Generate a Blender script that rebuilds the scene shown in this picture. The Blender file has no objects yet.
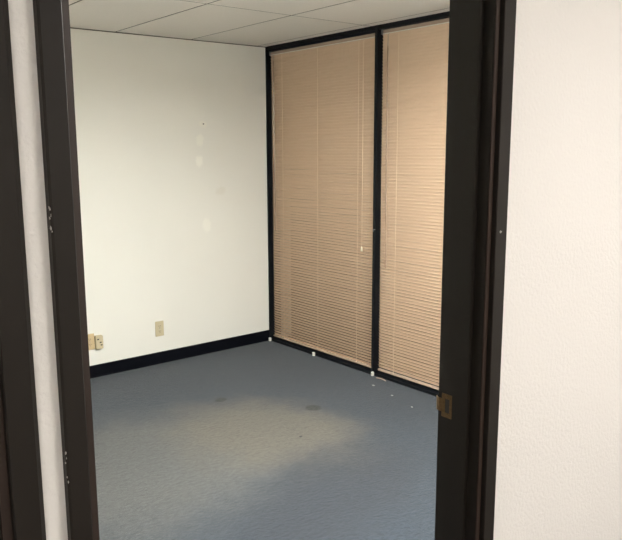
import bpy, bmesh, math, random
from mathutils import Vector, Matrix
random.seed(7)
S = bpy.context.scene
COL = S.collection
H = 2.44            # ceiling height
XW = 3.559          # window wall, face of the black frames
XL = 0.362          # left wall of the office
YB = 3.870          # back wall
YF = 0.110          # office side of the door wall (hall side is y = 0)
HX0, HX1, HY0 = -1.9, 3.45, -2.75   # the hall the camera stands in

# ------------------------------------------------------------------ materials
def new_mat(name):
    m = bpy.data.materials.new(name); m.use_nodes = True
    nt = m.node_tree
    return m, nt, nt.nodes['Principled BSDF']

def N(nt, typ, **kw):
    n = nt.nodes.new(typ)
    for k, v in kw.items():
        if hasattr(n, k) and k not in n.inputs: setattr(n, k, v)
        else: n.inputs[k].default_value = v
    return n

def mixc(nt, fac, a, b):
    n = nt.nodes.new('ShaderNodeMix'); n.data_type = 'RGBA'
    for s, v in ((n.inputs[0], fac), (n.inputs[6], a), (n.inputs[7], b)):
        if isinstance(v, bpy.types.NodeSocket): nt.links.new(v, s)
        elif isinstance(v, (int, float)): s.default_value = v
        else: s.default_value = (*v, 1)
    return n.outputs[2]

def mth(nt, op, a, b=None, clamp=False):
    n = nt.nodes.new('ShaderNodeMath'); n.operation = op; n.use_clamp = clamp
    for s, v in ((n.inputs[0], a), (n.inputs[1], b)):
        if v is None: continue
        if isinstance(v, bpy.types.NodeSocket): nt.links.new(v, s)
        else: s.default_value = v
    return n.outputs[0]

def coords(nt): return nt.nodes.new('ShaderNodeTexCoord').outputs['Object']

def noise(nt, co, scale, detail=3, rough=.5):
    n = N(nt, 'ShaderNodeTexNoise', Scale=scale, Detail=detail, Roughness=rough)
    nt.links.new(co, n.inputs['Vector']); return n

def bump(nt, bsdf, height, strength, dist):
    b = N(nt, 'ShaderNodeBump', Strength=strength, Distance=dist)
    nt.links.new(height, b.inputs['Height']); nt.links.new(b.outputs[0], bsdf.inputs['Normal']); return b

def ellipse(nt, co, centre, size, rot=0, soft=(1.0, .7)):
    """1 inside an ellipse on the surface, fading to 0 outside"""
    mp = nt.nodes.new('ShaderNodeMapping'); mp.vector_type = 'TEXTURE'
    mp.inputs['Location'].default_value = centre
    mp.inputs['Rotation'].default_value = (0, 0, rot)
    mp.inputs['Scale'].default_value = size
    nt.links.new(co, mp.inputs['Vector'])
    ln = nt.nodes.new('ShaderNodeVectorMath'); ln.operation = 'LENGTH'
    nt.links.new(mp.outputs[0], ln.inputs[0])
    mr = nt.nodes.new('ShaderNodeMapRange'); mr.interpolation_type = 'SMOOTHSTEP'
    mr.inputs['From Min'].default_value = soft[0]; mr.inputs['From Max'].default_value = soft[1]
    nt.links.new(ln.outputs['Value'], mr.inputs['Value'])
    return mr.outputs[0]

def plain(name, col, rough=.5, spec=.5, metal=0, vary=.06, nscale=30, bmp=0):
    m, nt, b = new_mat(name)
    co = coords(nt); n = noise(nt, co, nscale, 4)
    dark = tuple(c * (1 - vary) for c in col); lite = tuple(min(1, c * (1 + vary)) for c in col)
    nt.links.new(mixc(nt, n.outputs[0], dark, lite), b.inputs['Base Color'])
    b.inputs['Roughness'].default_value = rough
    b.inputs['Specular IOR Level'].default_value = spec
    b.inputs['Metallic'].default_value = metal
    if bmp: bump(nt, b, n.outputs[0], .4, bmp)
    return m

def paint(name, col, bscale, bdist, patches=()):
    """orange-peel painted plasterboard, with optional filler patches"""
    m, nt, b = new_mat(name)
    co = coords(nt)
    big = noise(nt, co, 1.7, 2)
    c = mixc(nt, big.outputs[0], tuple(x * .97 for x in col), tuple(min(1, x * 1.02) for x in col))
    wob = noise(nt, co, 22, 2)
    va = nt.nodes.new('ShaderNodeVectorMath'); va.operation = 'MULTIPLY_ADD'
    nt.links.new(wob.outputs['Color'], va.inputs[0]); va.inputs[1].default_value = (.05, .05, .05)
    nt.links.new(co, va.inputs[2])
    for ctr, size, pc, amt in patches:
        e = ellipse(nt, va.outputs[0], tuple(v + .025 for v in ctr), size, 0, (1.1, .5))
        c = mixc(nt, mth(nt, 'MULTIPLY', e, amt), c, pc)
    nt.links.new(c, b.inputs['Base Color'])
    b.inputs['Roughness'].default_value = .6; b.inputs['Specular IOR Level'].default_value = .3
    fine = noise(nt, co, bscale, 3, .55)
    bump(nt, b, fine.outputs[0], .55, bdist)
    return m

def carpet():
    m, nt, b = new_mat('blue_grey_carpet')
    co = coords(nt)
    pile = noise(nt, co, 210, 3, .7)
    streak_map = nt.nodes.new('ShaderNodeMapping'); streak_map.inputs['Scale'].default_value = (20, 55, 1)
    streak_map.inputs['Rotation'].default_value = (0, 0, .66)
    nt.links.new(co, streak_map.inputs['Vector'])
    streak = noise(nt, streak_map.outputs[0], 1.0, 4, .65)
    tuft = noise(nt, co, 55, 5, .75)
    broad = noise(nt, co, 1.3, 3)
    wobn = noise(nt, co, 3.2, 5, .65)
    va = nt.nodes.new('ShaderNodeVectorMath'); va.operation = 'MULTIPLY_ADD'
    nt.links.new(wobn.outputs['Color'], va.inputs[0]); va.inputs[1].default_value = (.52, .52, 0)
    nt.links.new(co, va.inputs[2])
    sub = nt.nodes.new('ShaderNodeVectorMath'); sub.operation = 'SUBTRACT'
    nt.links.new(va.outputs[0], sub.inputs[0]); sub.inputs[1].default_value = (.26, .26, 0)
    wco = sub.outputs[0]
    base = mixc(nt, broad.outputs[0], C_CARPET[0], C_CARPET[1])
    worn = ellipse(nt, wco, (1.62, 2.28, 0), (1.05, .78, 9), .25, (1.2, .4))
    c = mixc(nt, mth(nt, 'MULTIPLY', worn, .85), base, C_CARPET[2])
    tan = ellipse(nt, wco, (2.34, 2.27, 0), (.56, .68, 9), .28, (1.2, .4))
    c = mixc(nt, mth(nt, 'MULTIPLY', tan, .9), c, C_CARPET[3])
    trail = ellipse(nt, wco, (2.12, 1.44, 0), (.85, .40, 9), .36, (1.15, .4))
    c = mixc(nt, mth(nt, 'MULTIPLY', trail, .75), c, C_CARPET[4])
    for ctr, size in (((2.425, 2.884, 0), (.050, .040, 9)), ((2.80, 2.385, 0), (.056, .055, 9))):
        d = ellipse(nt, co, ctr, size, .4, (1.05, .75))
        c = mixc(nt, mth(nt, 'MULTIPLY', d, .85), c, (.016, .016, .015))
    p = mth(nt, 'ADD', mth(nt, 'MULTIPLY', pile.outputs[0], .25),
            mth(nt, 'ADD', mth(nt, 'MULTIPLY', streak.outputs[0], .3), mth(nt, 'MULTIPLY', tuft.outputs[0], .45)))
    mr = N(nt, 'ShaderNodeMapRange'); mr.inputs['From Min'].default_value = .34; mr.inputs['From Max'].default_value = .66
    mr.inputs['To Min'].default_value = .55; mr.inputs['To Max'].default_value = 1.45
    nt.links.new(p, mr.inputs['Value'])
    mul = nt.nodes.new('ShaderNodeVectorMath'); mul.operation = 'SCALE'
    nt.links.new(c, mul.inputs[0]); nt.links.new(mr.outputs[0], mul.inputs['Scale'])
    nt.links.new(mul.outputs[0], b.inputs['Base Color'])
    b.inputs['Roughness'].default_value = .95; b.inputs['Specular IOR Level'].default_value = .15
    b.inputs['Sheen Weight'].default_value = .15
    bump(nt, b, p, 1, .010)
    return m

def emitter(name, col, strength):
    m, nt, b = new_mat(name)
    b.inputs['Base Color'].default_value = (.8, .8, .8, 1)
    b.inputs['Emission Color'].default_value = (*col, 1)
    b.inputs['Emission Strength'].default_value = strength
    return m

# carpet: two blue greys, worn grey, tan stain, deeper blue trail
C_CARPET = [(.025, .033, .044), (.030, .038, .049), (.078, .078, .074), (.094, .085, .069), (.023, .027, .034)]
L_OFFICE, L_HALL, L_HALL_FILL = 103, 30, 17.5
M = {
 'office_wall': paint('cream_wall_paint', (.80, .78, .715), 160, .0012, (
     ((2.925, 3.87, 1.70), (.035, 9, .06), (.86, .84, .75), .8),
     ((2.915, 3.87, 1.54), (.035, 9, .055), (.88, .86, .78), .9),
     ((2.965, 3.87, 1.04), (.045, 9, .07), (.86, .84, .76), .8),
     ((3.10, 3.87, 1.30), (.06, 9, .03), (.70, .66, .56), .35),
     ((2.955, 3.87, 1.822), (.04, 9, .03), (.84, .81, .72), .7))),
 'hall_wall': paint('white_orange_peel_paint', (.82, .79, .745), 105, .0034),
 'tile': plain('ceiling_tile', (.83, .795, .735), .9, .1, 0, .04, 60, .001),
 'grid': plain('dark_ceiling_grid', (.10, .09, .07), .7),
 'carpet': carpet(),
 'brown': plain('dark_brown_frame_paint', (.0175, .0140, .0108), .5, .24, 0, .12, 9, .0006),
 'worn_brown': plain('worn_brown_edge_paint', (.040, .026, .020), .4, .4, 0, .15, 14),
 'black': plain('black_anodised_frame', (.005, .006, .008), .5, .15, 0, .1, 12),
 'base': plain('black_vinyl_base', (.002, .0025, .005), .6, .1, 0, .1, 8),
 'slat': plain('almond_slat_enamel', (.73, .545, .385), .42, .4, 0, .02, 4),
 'rail': plain('almond_rail_enamel', (.42, .315, .24), .4, .5, 0, .02, 8),
 'cord': plain('pale_cord', (.84, .68, .51), .7, .2),
 'wand': plain('clear_tan_wand', (.40, .27, .19), .15, .6),
 'lip': plain('lip_highlight_enamel', (.88, .83, .74), .2, .6, 0, .02, 8),  # near-white colour paints the specular line under the headrail
 'tassel': plain('cream_plastic', (.80, .72, .56), .35),
 'almond': plain('almond_plastic', (.53, .455, .30), .38, .4, 0, .03, 30),
 'almond2': plain('aged_tan_plastic', (.56, .43, .25), .4, .4, 0, .04, 30),
 'slot': plain('dark_slot', (.03, .025, .02), .6),
 'white': plain('white_plastic', (.78, .76, .68), .4),
 'crumb': plain('pale_scrap', (.30, .30, .29), .8),
 'darkcrumb': plain('dark_scrap', (.04, .04, .04), .8),
 'louver': plain('satin_louver', (.45, .45, .43), .4, .5, .3),
 'anchor': plain('grey_plug', (.16, .14, .12), .6),
 'brass': plain('worn_brass', (.17, .105, .05), .45, .5, .8, .5, 160),
 'grey': plain('grey_metal', (.25, .26, .26), .4, .5, .6),
 'fleck': plain('white_paint_fleck', (.40, .38, .35), .7),
 'fixture': plain('white_fixture_enamel', (.8, .8, .78), .4),
 'lamp_office': emitter('office_lamp_diffuser', (.965, .985, .95), L_OFFICE),
 'lamp_hall_fill': emitter('hall_fill_lamp_diffuser', (1.0, .95, .905), L_HALL_FILL),  # weaker emitter of the added fill light
 'lamp_hall': emitter('hall_lamp_diffuser', (1.0, .96, .925), L_HALL),
}
g, nt, b = new_mat('window_glass')
b.inputs['Base Color'].default_value = (.9, .95, .95, 1); b.inputs['Roughness'].default_value = .02
b.inputs['Transmission Weight'].default_value = 1; b.inputs['IOR'].default_value = 1.45
M['glass'] = g

# ------------------------------------------------------------------ mesh helpers
class MB:
    def __init__(s): s.bm = bmesh.new()
    def box(s, x0, x1, y0, y1, z0, z1, bev=0):
        r = bmesh.ops.create_cube(s.bm, size=1)
        for v in r['verts']:
            v.co = Vector((x0 if v.co.x < 0 else x1, y0 if v.co.y < 0 else y1, z0 if v.co.z < 0 else z1))
        if bev:
            ed = list({e for v in r['verts'] for e in v.link_edges})
            bmesh.ops.bevel(s.bm, geom=ed, offset=bev, segments=2, affect='EDGES', clamp_overlap=True)
        return s
    def prism(s, prof, axis, a, b):
        """closed profile swept along an axis; prof holds the two other coordinates in axis order"""
        def pt(p, t):
            return Vector({'x': (t, p[0], p[1]), 'y': (p[0], t, p[1]), 'z': (p[0], p[1], t)}[axis])
        A = [s.bm.verts.new(pt(p, a)) for p in prof]; B = [s.bm.verts.new(pt(p, b)) for p in prof]
        n = len(prof)
        for i in range(n): s.bm.faces.new((A[i], A[(i+1) % n], B[(i+1) % n], B[i]))
        s.bm.faces.new(A[::-1]); s.bm.faces.new(B)
        return s
    def tube(s, pts, r, seg=8):
        rings = []
        pts = [Vector(p) for p in pts]
        rr = r if isinstance(r, (list, tuple)) else [r] * len(pts)
        for i, p in enumerate(pts):
            d = (pts[min(i+1, len(pts)-1)] - pts[max(i-1, 0)]).normalized()
            u = d.orthogonal().normalized() if abs(d.z) < .9 else (Vector((0, 1, 0)) - d * d.y).normalized()
            w = d.cross(u)
            rings.append([s.bm.verts.new(p + (u * math.cos(k*2*math.pi/seg) + w * math.sin(k*2*math.pi/seg)) * rr[i]) for k in range(seg)])
        for a, b in zip(rings, rings[1:]):
            for k in range(seg): s.bm.faces.new((a[k], a[(k+1) % seg], b[(k+1) % seg], b[k]))
        s.bm.faces.new(rings[0][::-1]); s.bm.faces.new(rings[-1])
        return s
    def blob(s, c, size, seed=0, jag=.25):
        r = bmesh.ops.create_icosphere(s.bm, subdivisions=2, radius=1)
        rnd = random.Random(seed)
        for v in r['verts']:
            k = 1 + rnd.uniform(-jag, jag)
            v.co = Vector((c[0] + v.co.x*size[0]*k, c[1] + v.co.y*size[1]*k, c[2] + v.co.z*size[2]*k))
        return s
    def build(s, name, mat, parent=None, smooth=False, origin=None):
        bmesh.ops.recalc_face_normals(s.bm, faces=s.bm.faces[:])
        if origin is not None: bmesh.ops.translate(s.bm, vec=-Vector(origin), verts=s.bm.verts[:])
        me = bpy.data.meshes.new(name); s.bm.to_mesh(me); s.bm.free()
        if smooth:
            for p in me.polygons: p.use_smooth = True
        me.materials.append(mat)
        o = bpy.data.objects.new(name, me); COL.objects.link(o)
        if origin is not None: o.location = origin
        if parent is not None:
            o.parent = parent
        return o

def tag(o, label, cat, group=None, kind=None):
    o['label'] = label; o['category'] = cat
    if group: o['group'] = group
    if kind: o['kind'] = kind
    return o
def empty(name, loc, label, cat, group=None, kind=None):
    o = bpy.data.objects.new(name, None); COL.objects.link(o); o.location = loc; o.empty_display_size = .05
    return tag(o, label, cat, group, kind)
def struct(o, label, cat): return tag(o, label, cat, None, 'structure')

# ------------------------------------------------------------------ shell
struct(MB().box(HX0-.1, XW+.25, HY0-.1, YB+.1, -.06, 0).build('floor', M['carpet']),
       'worn blue-grey carpet with a tan stained patch in the middle of the office', 'floor')
struct(MB().box(XL-.1, XW+.25, YB, YB+.1, 0, H+.14).build('wall_back', M['office_wall']),
       'plain cream painted wall facing the doorway, with small filler patches', 'wall')
struct(MB().box(XL-.097, XL, YF, YB, 0, H+.14).build('wall_left', M['office_wall']),
       'cream office wall just behind the left door jamb', 'wall')
struct(MB().box(XW+.04, XW+.14, YF, 1.352, 0, H+.14).build('wall_right', M['office_wall']),
       'cream office wall beyond the windows towards the doorway', 'wall')
# door wall: hall face y=0, office face y=YF
wf = MB()
RO = ((-.71, .261), (.355, 1.292)); ZH = 2.06
for x0, x1 in ((HX0, RO[0][0]), (RO[0][1], RO[1][0]), (RO[1][1], XW+.14)):
    wf.box(x0, x1, 0, YF, 0, H+.14)
for x0, x1 in RO: wf.box(x0, x1, 0, YF, ZH, H+.14)
struct(wf.build('wall_front', M['hall_wall']), 'white orange-peel textured hall wall around the dark doorway', 'wall')
struct(MB().box(HX0-.1, HX1+.1, HY0-.1, HY0, 0, H+.14).build('wall_hall_back', M['hall_wall']), 'white hall wall opposite the doorway', 'wall')
struct(MB().box(HX0-.1, HX0, HY0, YF, 0, H+.14).build('wall_hall_left', M['hall_wall']), 'white wall closing the left end of the hall', 'wall')
struct(MB().box(HX1, HX1+.1, HY0, 0, 0, H+.14).build('wall_hall_right', M['hall_wall']), 'white wall closing the right end of the hall', 'wall')

def tiled_ceiling(name, x0, x1, y0, y1, holes, label, gy=2.67, gx=2.265):
    """lay-in tiles of 0.61 x 1.22 m with thin dark reveal lines"""
    gap = .0045
    e = empty(name, ((x0+x1)/2, (y0+y1)/2, H), label, 'ceiling', None, 'structure')
    off = Vector(e.location)
    t = MB()
    ix = int(math.floor((x0-gx)/.61)); iy = int(math.floor((y0-gy)/1.22))
    for i in range(ix, ix+24):
        for j in range(iy, iy+12):
            a0, a1 = max(x0, gx+i*.61), min(x1, gx+(i+1)*.61)
            b0, b1 = max(y0, gy+j*1.22), min(y1, gy+(j+1)*1.22)
            if a1-a0 < .02 or b1-b0 < .02: continue
            if any(abs((a0+a1)/2-hx) < .2 and abs((b0+b1)/2-hy) < .3 for hx, hy in holes): continue
            t.box(a0+gap, a1-gap, b0+gap, b1-gap, H, H+.018, .0025)
    bmesh.ops.translate(t.bm, vec=-off, verts=t.bm.verts[:]); t.build('ceiling_tiles', M['tile'], e)
    k = MB().box(x0, x1, y0, y1, H+.125, H+.135)
    bw = gap + .0008
    for i in range(ix, ix+24):
        if x0 < gx+i*.61 < x1: k.box(gx+i*.61-bw, gx+i*.61+bw, y0, y1, H+.0012, H+.020)
    for j in range(iy, iy+12):
        if not y0 < gy+j*1.22 < y1: continue
        xs = [x0] + [gx+i*.61 for i in range(ix, ix+24) if x0 < gx+i*.61 < x1] + [x1]
        for a0, a1 in zip(xs, xs[1:]): k.box(a0+bw, a1-bw, gy+j*1.22-bw, gy+j*1.22+bw, H+.0012, H+.020)
    bmesh.ops.translate(k.bm, vec=-off, verts=k.bm.verts[:]); k.build('ceiling_grid', M['grid'], e)
OL = (1.96, .84); HL = (1.90, -1.8); HL2 = (1.90 - 5*.61, -1.8)
tiled_ceiling('ceiling', XL, XW+.14, YF, YB, [OL], 'off-white office ceiling of lay-in tiles with thin dark seams')
tiled_ceiling('ceiling_hall', HX0, HX1, HY0, 0, [HL, HL2], 'off-white hall ceiling of lay-in tiles', -1.8 + .61, 2.205)

def ceiling_light(x, y, mat, label, louver):
    e = empty('ceiling_light', (x, y, H), label, 'ceiling light', None)
    w, l = .303, .608
    def ring(x0, x1, y0, y1, t, z0, z1):
        return MB().box(x0, x1, y0, y0+t, z0, z1).box(x0, x1, y1-t, y1, z0, z1).box(x0, x0+t, y0+t, y1-t, z0, z1).box(x1-t, x1, y0+t, y1-t, z0, z1)
    ring(-w, w, -l, l, .022, -.004, .012).build('frame', M['fixture'], e)
    d = .050 if louver else .02
    hs = ring(-w+.004, w-.004, -l+.004, l-.004, .010, .0125, d+.012); hs.box(-w+.004, w-.004, -l+.004, l-.004, d+.0125, d+.02)
    hs.build('housing', M['fixture'], e)
    MB().box(-w+.016, w-.016, -l+.016, l-.016, d-.006, d+.004).build('diffuser', mat, e)
    if louver:
        lv = MB()
        for i in range(1, 3): lv.box(-w+.0145+i*.191-.002, -w+.0145+i*.191+.002, -l+.015, l-.015, .006, .026)
        for j in range(1, 6): lv.box(-w+.015, w-.015, -l+.015+j*.1963-.002, -l+.015+j*.1963+.002, .0065, .0255)
        lv.build('louver', M['louver'], e)
ceiling_light(*OL, M['lamp_office'], 'white recessed office ceiling troffer, lit, with a grid of louvers', True)
ceiling_light(*HL, M['lamp_hall'], 'white recessed hall ceiling troffer, lit, in front of the wall right of the doorway', False)
ceiling_light(*HL2, M['lamp_hall_fill'], 'unseen hall fill light in a white recessed troffer at the left, added to brighten the wall strip between the doors', False)  # unseen light, added to lift the wall strip beside the left casing

# baseboards (cove base with a small toe)
def cove(d): return [(0, 0), (d*.010, 0), (d*.007, .010), (d*.006, .089), (d*.004, .092), (0, .092)]
struct(MB().prism([(YB+p[0], p[1]) for p in cove(-1)], 'x', XL, XW).build('baseboard_back', M['base']),
       'black vinyl baseboard along the cream back wall', 'baseboard')
struct(MB().prism([(XL+p[0], p[1]) for p in cove(1)], 'y', YF+.03, YB-.010).build('baseboard_left', M['base']),
       'black vinyl baseboard along the left office wall', 'baseboard')
struct(MB().prism([(XW+.04+p[0], p[1]) for p in cove(-1)], 'y', YF+.01, 1.350).build('baseboard_right', M['base']),
       'black vinyl baseboard on the office wall beyond the windows', 'baseboard')
hb = MB()
for x0, x1 in ((HX0, -.748), (1.327, HX1)): hb.prism([(p[0], p[1]) for p in cove(-1)], 'x', x0, x1)
struct(hb.build('baseboard_hall', M['base']), 'black vinyl baseboard along the hall side of the door wall', 'baseboard')

# thin angle where tiles meet the back wall
struct(MB().box(XL, XW, YB-.004, YB, H-.006, H+.002).build('trim_3', M['grid']), 'thin dark seam where the ceiling meets the back wall', 'trim')

# ------------------------------------------------------------------ door frames
def casing(mb, xo, xi, side, z0, z1, oc):
    """chamfered flat casing, xo outer edge, xi opening edge; side -1 hall face, +1 office face"""
    y0 = 0 if side < 0 else YF; s = side; d = 1 if xi > xo else -1
    prof = [(xo, y0), (xo, y0+s*(.015-oc)), (xo+d*oc, y0+s*.015), (xi-d*.0150, y0+s*.015), (xi-d*.0135, y0+s*.0138), (xi-d*.0135, y0)]
    mb.prism(prof, 'z', z0, z1)
def head(mb, xa, xb, zi, zo, side):
    y0 = 0 if side < 0 else YF; s = side
    mb.prism([(y0, zi+.0135), (y0+s*.0138, zi+.0135), (y0+s*.015, zi+.015), (y0+s*.015, zo-.003), (y0+s*.012, zo), (y0, zo)], 'x', xa, xb)

def door_frame(name, xo0, xi0, xi1, xo1, label, oc=.003):
    e = empty(name, ((xi0+xi1)/2, 0, 0), label, 'door frame', None, 'structure')
    off = Vector(e.location)
    zi, zo = 2.04, 2.087
    def fin(mb, nm, mat, par=e, rel=off, lab=None):
        bmesh.ops.translate(mb.bm, vec=-rel, verts=mb.bm.verts[:])
        o = mb.build(nm, mat, par)
        if lab: o['label'] = lab
        return o
    for s in (-1, 1):
        for xo, xi in ((xo0, xi0), (xo1, xi1)):
            c = MB(); casing(c, xo, xi, s, 0, zi+.0135, oc); fin(c, 'casing', M['brown'])
        c = MB(); head(c, xo0, xo1, zi, zo, s); fin(c, 'head_casing', M['brown'])
    jt = .0195
    fin(MB().box(xi0-jt, xi0, -.0012, YF+.0078, 0, zi, .0012), 'jamb', M['brown'])
    fin(MB().box(xi1, xi1+jt, -.0012, YF+.0078, 0, zi, .0012), 'jamb', M['brown'])
    for a_, b_ in ((xi0-.0133, xi0-.0003), (xi1+.0003, xi1+.0133)):
        fin(MB().box(a_, b_, -.0034, -.0013, 0, zi, .0009), 'jamb_edge', M['worn_brown'], lab='worn lighter brown jamb edge')
    fin(MB().box(xi0-jt, xi1+jt, -.0012, YF+.0078, zi, zi+jt, .0012), 'head_jamb', M['brown'])
    fin(MB().box(xi0, xi0+.012, .025, .069, 0, zi-.012, .0015), 'door_stop', M['brown'])
    fin(MB().box(xi1-.012, xi1, .025, .069, 0, zi-.012, .0015), 'door_stop', M['brown'])
    fin(MB().box(xi0, xi1, .025, .069, zi-.012, zi, .0015), 'door_stop', M['brown'])
    return e, off, fin
XI = 1.272
D1, off1, fin1 = door_frame('door_1', .3295, .3748, XI, 1.326, 'dark brown door frame around the open doorway into the office')
lf = MB().box(.376, .414, .125, 1.018, .010, 2.034, .0015)
lf = fin1(lf, 'door_leaf', M['brown'])
kn = MB().tube([(.415, .955, 1.036), (.421, .955, 1.036), (.423, .955, 1.036), (.445, .955, 1.036), (.452, .955, 1.036), (.468, .955, 1.036), (.476, .955, 1.036), (.479, .955, 1.036)],
               [.030, .030, .012, .011, .022, .027, .022, .008], 16)
fin1(kn, 'door_knob', M['brass'], par=lf)
# paint flecks on the hall casings
k = MB()
for i, (z, r_) in enumerate(((1.558, .0018), (1.550, .0022), (1.546, .0015), (1.533, .0024), (1.528, .0016), (1.560, .0012),
                            (1.222, .0018), (1.215, .0022), (1.208, .0013), (1.187, .0016), (1.180, .0020))):
    r = r_*.75
    k.blob((.3298 + .0012*math.sin(i*2.1), -.0122, z), (r*.7, .0014, r*1.5), i, .45)
fin1(k, 'paint_fleck', M['fleck'], lab='pale paint flecks on the left casing edge')
fin1(MB().blob((1.3015, -.0152, 1.452), (.0032, .0010, .0026), 3, .5), 'paint_fleck', M['fleck'], lab='pale paint fleck on the right casing')
# strike plate with lip, hole and screws, on the right jamb
st = MB()
zc = 1.036
y0, y1 = .0725, .106
T = .0016
hy0, hy1, hz = .0835, .0965, .017
for a in ((y0, hy0, -.0285, .0285), (hy1, y1, -.0285, .0285), (hy0, hy1, hz, .0285), (hy0, hy1, -.0285, -hz)):
    st.box(XI-T, XI-.0001, a[0], a[1], zc+a[2], zc+a[3])
lip = [(XI-T-.0002, .0970), (XI-.0030, .106), (XI-.0034, .114), (XI-.0014, .1205), (XI+.004, .1265), (XI+.0055, .1255), (XI+.0002, .1195), (XI-.0016, .1135), (XI-.0014, .106), (XI-.0004, .0970)]
st.prism(lip, 'z', zc-.016, zc+.016)
sp = fin1(st, 'strike_plate', M['brass'], lab='worn brass strike plate on the right jamb')
fin1(MB().box(XI-.0006, XI-.00015, hy0, hy1, zc-hz, zc+hz), 'latch_hole', M['slot'], par=sp)
for dz in (-.021, .021):
    c = MB(); c.tube([(XI-T-.0012, .090, zc+dz), (XI-T+.0004, .090, zc+dz)], .0042, 10); fin1(c, 'screw', M['brass'], par=sp)

D2, off2, fin2 = door_frame('door_2', -.735, -.690, .241, .297, 'dark brown frame and closed slab door of the next office at the far left', .008)
fin2(MB().box(-.688, .239, .070, .108, .008, 2.037, .001), 'door_leaf', M['brown'])

# ------------------------------------------------------------------ windows
FD = .125       # frame depth
RB = .032       # recess of the blinds behind the frame face
def window(name, ya, yb, label):
    """ya..yb clear width between uprights"""
    e = empty(name, (XW, (ya+yb)/2, 0), label, 'window', None, 'structure')
    off = Vector(e.location)
    def fin(mb, nm, mat):
        bmesh.ops.translate(mb.bm, vec=-off, verts=mb.bm.verts[:]); return mb.build(nm, mat, e)
    fin(MB().box(XW, XW+FD, ya, yb, H-.028, H, .002), 'head_rail', M['black'])
    fin(MB().box(XW, XW+FD, ya, yb, 0, .020, .002), 'sill_rail', M['black'])
    fin(MB().box(XW+.095, XW+.101, ya, yb, .020, H-.028), 'pane', M['glass'])
    return e, fin
YM0, YM1 = 2.600, 2.629
window('window_1', YM1, YB-.015, 'tall black-framed window at the back corner, covered by the wider blind')
window('window_2', 1.380, YM0, 'tall black-framed window right of the black upright, partly behind the door jamb')
struct(MB().box(XW, XW+FD, YB-.015, YB, 0, H, .002).build('trim_1', M['black']), 'black window upright in the back corner', 'trim')
t2 = struct(MB().box(XW-.001, XW+FD, YM0, YM1, 0, H, .002).build('trim_2', M['black']), 'black upright mullion between the two blinds', 'trim')
br = MB(); br.box(XW-.0045, XW-.0005, YM0+.002, YM0+.024, 1.062, 1.067, .0008); br.box(XW-.0045, XW-.0005, YM0+.018, YM0+.023, 1.048, 1.062, .0008)
o = br.build('catch', M['grey'], t2); o['label'] = 'small grey metal catch'
struct(MB().box(XW, XW+FD, 1.352, 1.380, 0, H, .002).build('trim_4', M['black']), 'black window upright nearest the doorway', 'trim')

# ------------------------------------------------------------------ venetian blinds
PITCH = .0215
def slat_profile(ang, width=.0254, crown=.0030, th=.0005, n=5):
    """closed thin curved strip in (x, z); ang tips the office-side edge up (+) or down (-)"""
    top, bot = [], []
    for i in range(n+1):
        t = -1 + 2*i/n; u = t*width/2; v = crown*(1-t*t)
        top.append((u, v)); bot.append((u, v-th))
    pts = top + bot[::-1]
    ca, sa = math.cos(ang), math.sin(ang)
    return [(-(u*ca) - v*sa*1, u*sa*1 + v*ca) if False else (-u*ca + v*sa, u*sa + v*ca) for u, v in pts]

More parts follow.
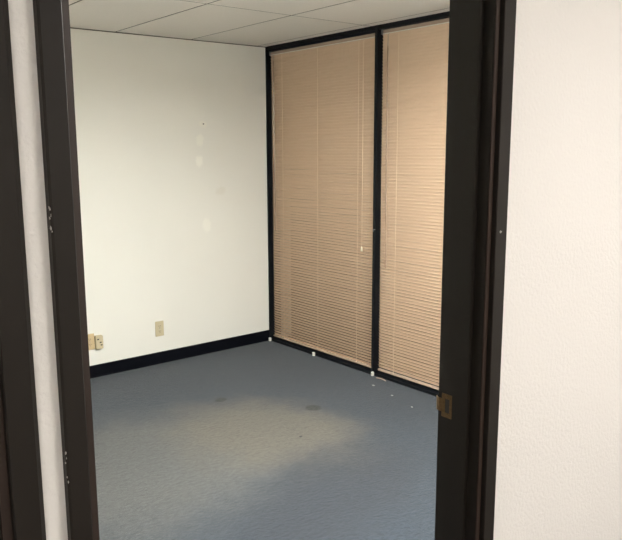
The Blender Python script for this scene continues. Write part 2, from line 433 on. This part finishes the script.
def blind(ya, yb, ztop, zbot, ang, ladders, label, wand=None, pull=None, bow=0.0):
    xc = XW + RB + .0135
    e = empty('venetian_blind', (xc, (ya+yb)/2, zbot), label, 'blind', 'venetian blinds on the window wall')
    off = Vector(e.location)
    def fin(mb, nm, mat, smooth=False, par=e):
        bmesh.ops.translate(mb.bm, vec=-off, verts=mb.bm.verts[:]); return mb.build(nm, mat, par, smooth)
    # headrail: channel with rolled lower lip
    hr = MB()
    hx0, hx1 = xc-.0135, xc+.012
    prof = [(hx0, ztop), (hx0, ztop-.026)]
    prof += [(hx1, ztop-.026), (hx1, ztop)]
    hr.prism(prof, 'y', ya, yb); hro = fin(hr, 'headrail', M['rail'])
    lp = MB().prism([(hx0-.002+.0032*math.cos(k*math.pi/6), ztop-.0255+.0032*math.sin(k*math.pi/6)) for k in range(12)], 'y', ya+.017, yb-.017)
    fin(lp, 'headrail_lip_highlight', M['lip'], par=hro)  # pale lip, its highlight put into the colour
    for y0, y1 in ((ya-.001, ya+.016), (yb-.016, yb+.001)):
        c = MB(); c.box(hx0-.003, hx1+.002, y0, y1, ztop-.028, ztop+.004, .001); o = fin(c, 'bracket', M['grey'])
    # slats
    sl = MB(); rnd = random.Random(int(ya*1000))
    z = ztop - .0385; n = 0
    while z > zbot + .021:
        a = ang + rnd.uniform(-.012, .012)
        a_, b_ = ya + rnd.uniform(0, .0008), yb - rnd.uniform(0, .0008)
        prof = [(xc+p[0], z+p[1]) for p in slat_profile(a)]
        m_ = len(prof); segs = 6; rows = []
        ph = rnd.uniform(-.0006, .0006)
        for sgm in range(segs+1):
            t = sgm/segs; dz = ph*math.sin(t*math.pi*2.0)
            rows.append([sl.bm.verts.new((p[0], a_+(b_-a_)*t, p[1]+dz)) for p in prof])
        for r0, r1 in zip(rows, rows[1:]):
            for i in range(m_): sl.bm.faces.new((r0[i], r0[(i+1) % m_], r1[(i+1) % m_], r1[i]))
        sl.bm.faces.new(rows[0][::-1]); sl.bm.faces.new(rows[-1])
        z -= PITCH; n += 1
    fin(sl, 'slats', M['slat'])
    fin(MB().box(xc-.0125, xc+.0125, ya+.003, yb-.003, zbot, zbot+.014, .003), 'bottom_rail', M['rail'])
    for y in ladders:
        c = MB(); c.box(xc-.0098, xc-.0086, y-.0019, y+.0019, zbot+.004, ztop-.032)
        fin(c, 'ladder_cord', M['cord'])
    if wand:
        y, zt, zb = wand
        c = MB(); c.tube([(xc-.022, y, zt), (xc-.022, y, zt-.02), (xc-.024, y-.004, (zt+zb)/2), (xc-.022, y-.010, zb+.03), (xc-.022, y-.010, zb)], [.002, .0042, .0042, .0042, .005], 6)
        w = fin(c, 'tilt_wand', M['wand'])
        c = MB(); c.tube([(xc-.008, y, ztop-.026), (xc-.02, y, ztop-.034), (xc-.022, y, zt-.004)], .0014, 6); fin(c, 'wand_hook', M['grey'], par=w)
    if pull:
        y, zb = pull
        c = MB()
        for d in (-.003, .003):
            c.tube([(xc-.013, y+d, ztop-.031), (xc-.020, y+d, ztop-.05), (xc-.019, y+d*.7, (ztop+zb)/2), (xc-.020, y, zb+.03)], .0011, 5)
        pc = fin(c, 'pull_cord', M['cord'])
        c = MB(); c.tube([(xc-.020, y, zb+.036), (xc-.020, y, zb+.026), (xc-.020, y, zb+.008), (xc-.020, y, zb)], [.003, .0065, .0088, .0080], 10)
        fin(c, 'tassel', M['tassel'], True, pc)
    return e
blind(YM1+.0015, YB-.0165, 2.398, .034, 1.05, (3.699, 3.265, 2.821),
      'wider almond venetian blind between the back corner and the black upright', wand=(3.797, 2.33, .95), pull=(2.764, .890))
blind(1.3815, YM0-.0015, 2.4075, .034, 1.12, (2.4435, 2.0, 1.55),
      'almond venetian blind right of the black upright, partly hidden by the door jamb', wand=(2.530, 2.30, .80))

# white hold-down blocks at the foot of the window frames
for y, lab in ((3.842, 'tiny white block at the foot of the window in the back corner'),
               (3.262, 'tiny white block at the window foot, midway along the wider blind'),
               (2.603, 'tiny white block at the foot of the black upright between the blinds')):
    bk = MB().box(-.020, -.0012, -.0095, .0095, .0005, .030, .0025).build('hold_down_block', M['white'])
    bk.location = (XW, y, 0); tag(bk, lab, 'plastic block', 'white blocks along the window foot')
    c = MB().tube([(-.0215, 0, .017), (-.0195, 0, .017)], .0035, 8).build('screw', M['grey'], bk)

# ------------------------------------------------------------------ outlets on the back wall
def wall_plate(x, z, label, mat, twin=True):
    e = empty('wall_outlet', (x, YB, z), label, 'wall outlet')
    p = MB().box(-.036, .036, -.0065, -.0002, -.059, .059, .0022).build('cover_plate', mat, e)
    for dz in (-.0195, .0195):
        r = MB()
        prof = [(math.cos(a)*.0168, dz + max(-.0140, min(.0140, math.sin(a)*.0168))) for a in [k*math.pi/10 for k in range(20)]]
        r.prism(prof, 'y', -.0085, -.006); rc = r.build('receptacle', mat, e)
        s = MB()
        s.box(-.0075, -.0052, -.0092, -.0083, dz-.002, dz+.007); s.box(.0052, .0075, -.0092, -.0083, dz-.002, dz+.006)
        s.tube([(0, -.0092, dz-.008), (0, -.0083, dz-.008)], .0024, 8)
        s.build('slot', M['slot'], rc)
    MB().tube([(0, -.0078, 0), (0, -.006, 0)], .0030, 8).build('screw', M['grey'], e)
    return e
wall_plate(2.512, .276, 'almond duplex outlet alone on the cream wall above the baseboard', M['almond'])
wall_plate(1.950, .270, 'tan outlet plate half hidden by the left door casing', M['almond2'])
e = empty('wall_jack_box', (2.0145, YB, .260), 'almond raised jack box beside the half-hidden tan outlet plate', 'jack box')
MB().box(-.0275, .0275, -.030, 0, -.048, .050, .004).build('housing', M['almond'], e)
MB().box(-.0255, .0255, -.0325, -.0295, -.045, .047, .001).build('front_cover', M['almond'], e)
for dx, dz in ((.006, .002), (.012, -.018), (-.012, .026)):
    MB().box(dx-.007, dx+.007, -.0332, -.0322, dz-.005, dz+.004).build('port', M['slot'], e)

# ------------------------------------------------------------------ small stuff
nl = MB().tube([(2.955, YB-.010, 1.822), (2.955, YB-.0008, 1.822)], [.0045, .0040], 8).build('wall_anchor', M['anchor'])
tag(nl, 'tiny dark plug high on the cream wall above the filler patches', 'wall plug')
for x, y, r, lab in ((3.395, 2.44, .011, 'pale paper scrap on the carpet nearest the black upright'),
                     (3.345, 2.215, .011, 'pale paper scrap in the middle of the three by the right blind'),
                     (3.285, 1.985, .010, 'pale paper scrap on the carpet nearest the door jamb')):
    c = MB().blob((0, 0, .0030), (r, r*.55, .0028), int(x*100), .3).build('paper_scrap', M['crumb'])
    c.location = (x, y, .0015); c.rotation_euler.z = x*7
    tag(c, lab, 'paper scrap', 'paper scraps on the carpet by the blinds')
c = MB().blob((0, 0, .003), (.009, .007, .003), 5, .3).build('dark_crumb', M['darkcrumb'])
c.location = (2.44, 2.07, .0015); tag(c, 'tiny dark crumb in the middle of the tan carpet stain', 'crumb')
pts = [(-.012, .060, .0052), (-.004, .045, .0052), (0, .02, .0058), (-.003, -.01, .0050), (-.012, -.035, .0050)]
c = MB().tube([(x, y, z) for x, y, z in pts], [.003, .0045, .0045, .0045, .003], 6).build('plastic_strip', M['rail'])
c.location = (XW-.020, 2.485, 0); tag(c, 'short curled almond strip on the carpet against the right window foot', 'plastic strip')

# ------------------------------------------------------------------ world, camera
w = bpy.data.worlds.new('World'); S.world = w; w.use_nodes = True
bg = w.node_tree.nodes['Background']
bg.inputs[0].default_value = (.35, .42, .55, 1); bg.inputs[1].default_value = .05

cam = bpy.data.cameras.new('camera'); co = bpy.data.objects.new('camera', cam); COL.objects.link(co)
R = Vector((0.78478105, -0.61971558, -0.00844454)); U = Vector((0.11085252, 0.12694729, 0.98569575)); F = Vector((0.609779, 0.77449144, -0.16832286))
m = Matrix((R, U, -F)).transposed().to_4x4()
m.translation = Vector((0, -.93, 1.63285))
co.matrix_world = m
cam.sensor_fit = 'HORIZONTAL'; cam.sensor_width = 36
cam.lens = 713.448/622*36
cam.shift_x = (311-288.5)/622
cam.clip_start = .02
S.camera = co
S.view_settings.view_transform = 'Standard'; S.view_settings.look = 'None'
S.view_settings.gamma = 1; S.view_settings.use_curve_mapping = False
S.view_settings.exposure = 0
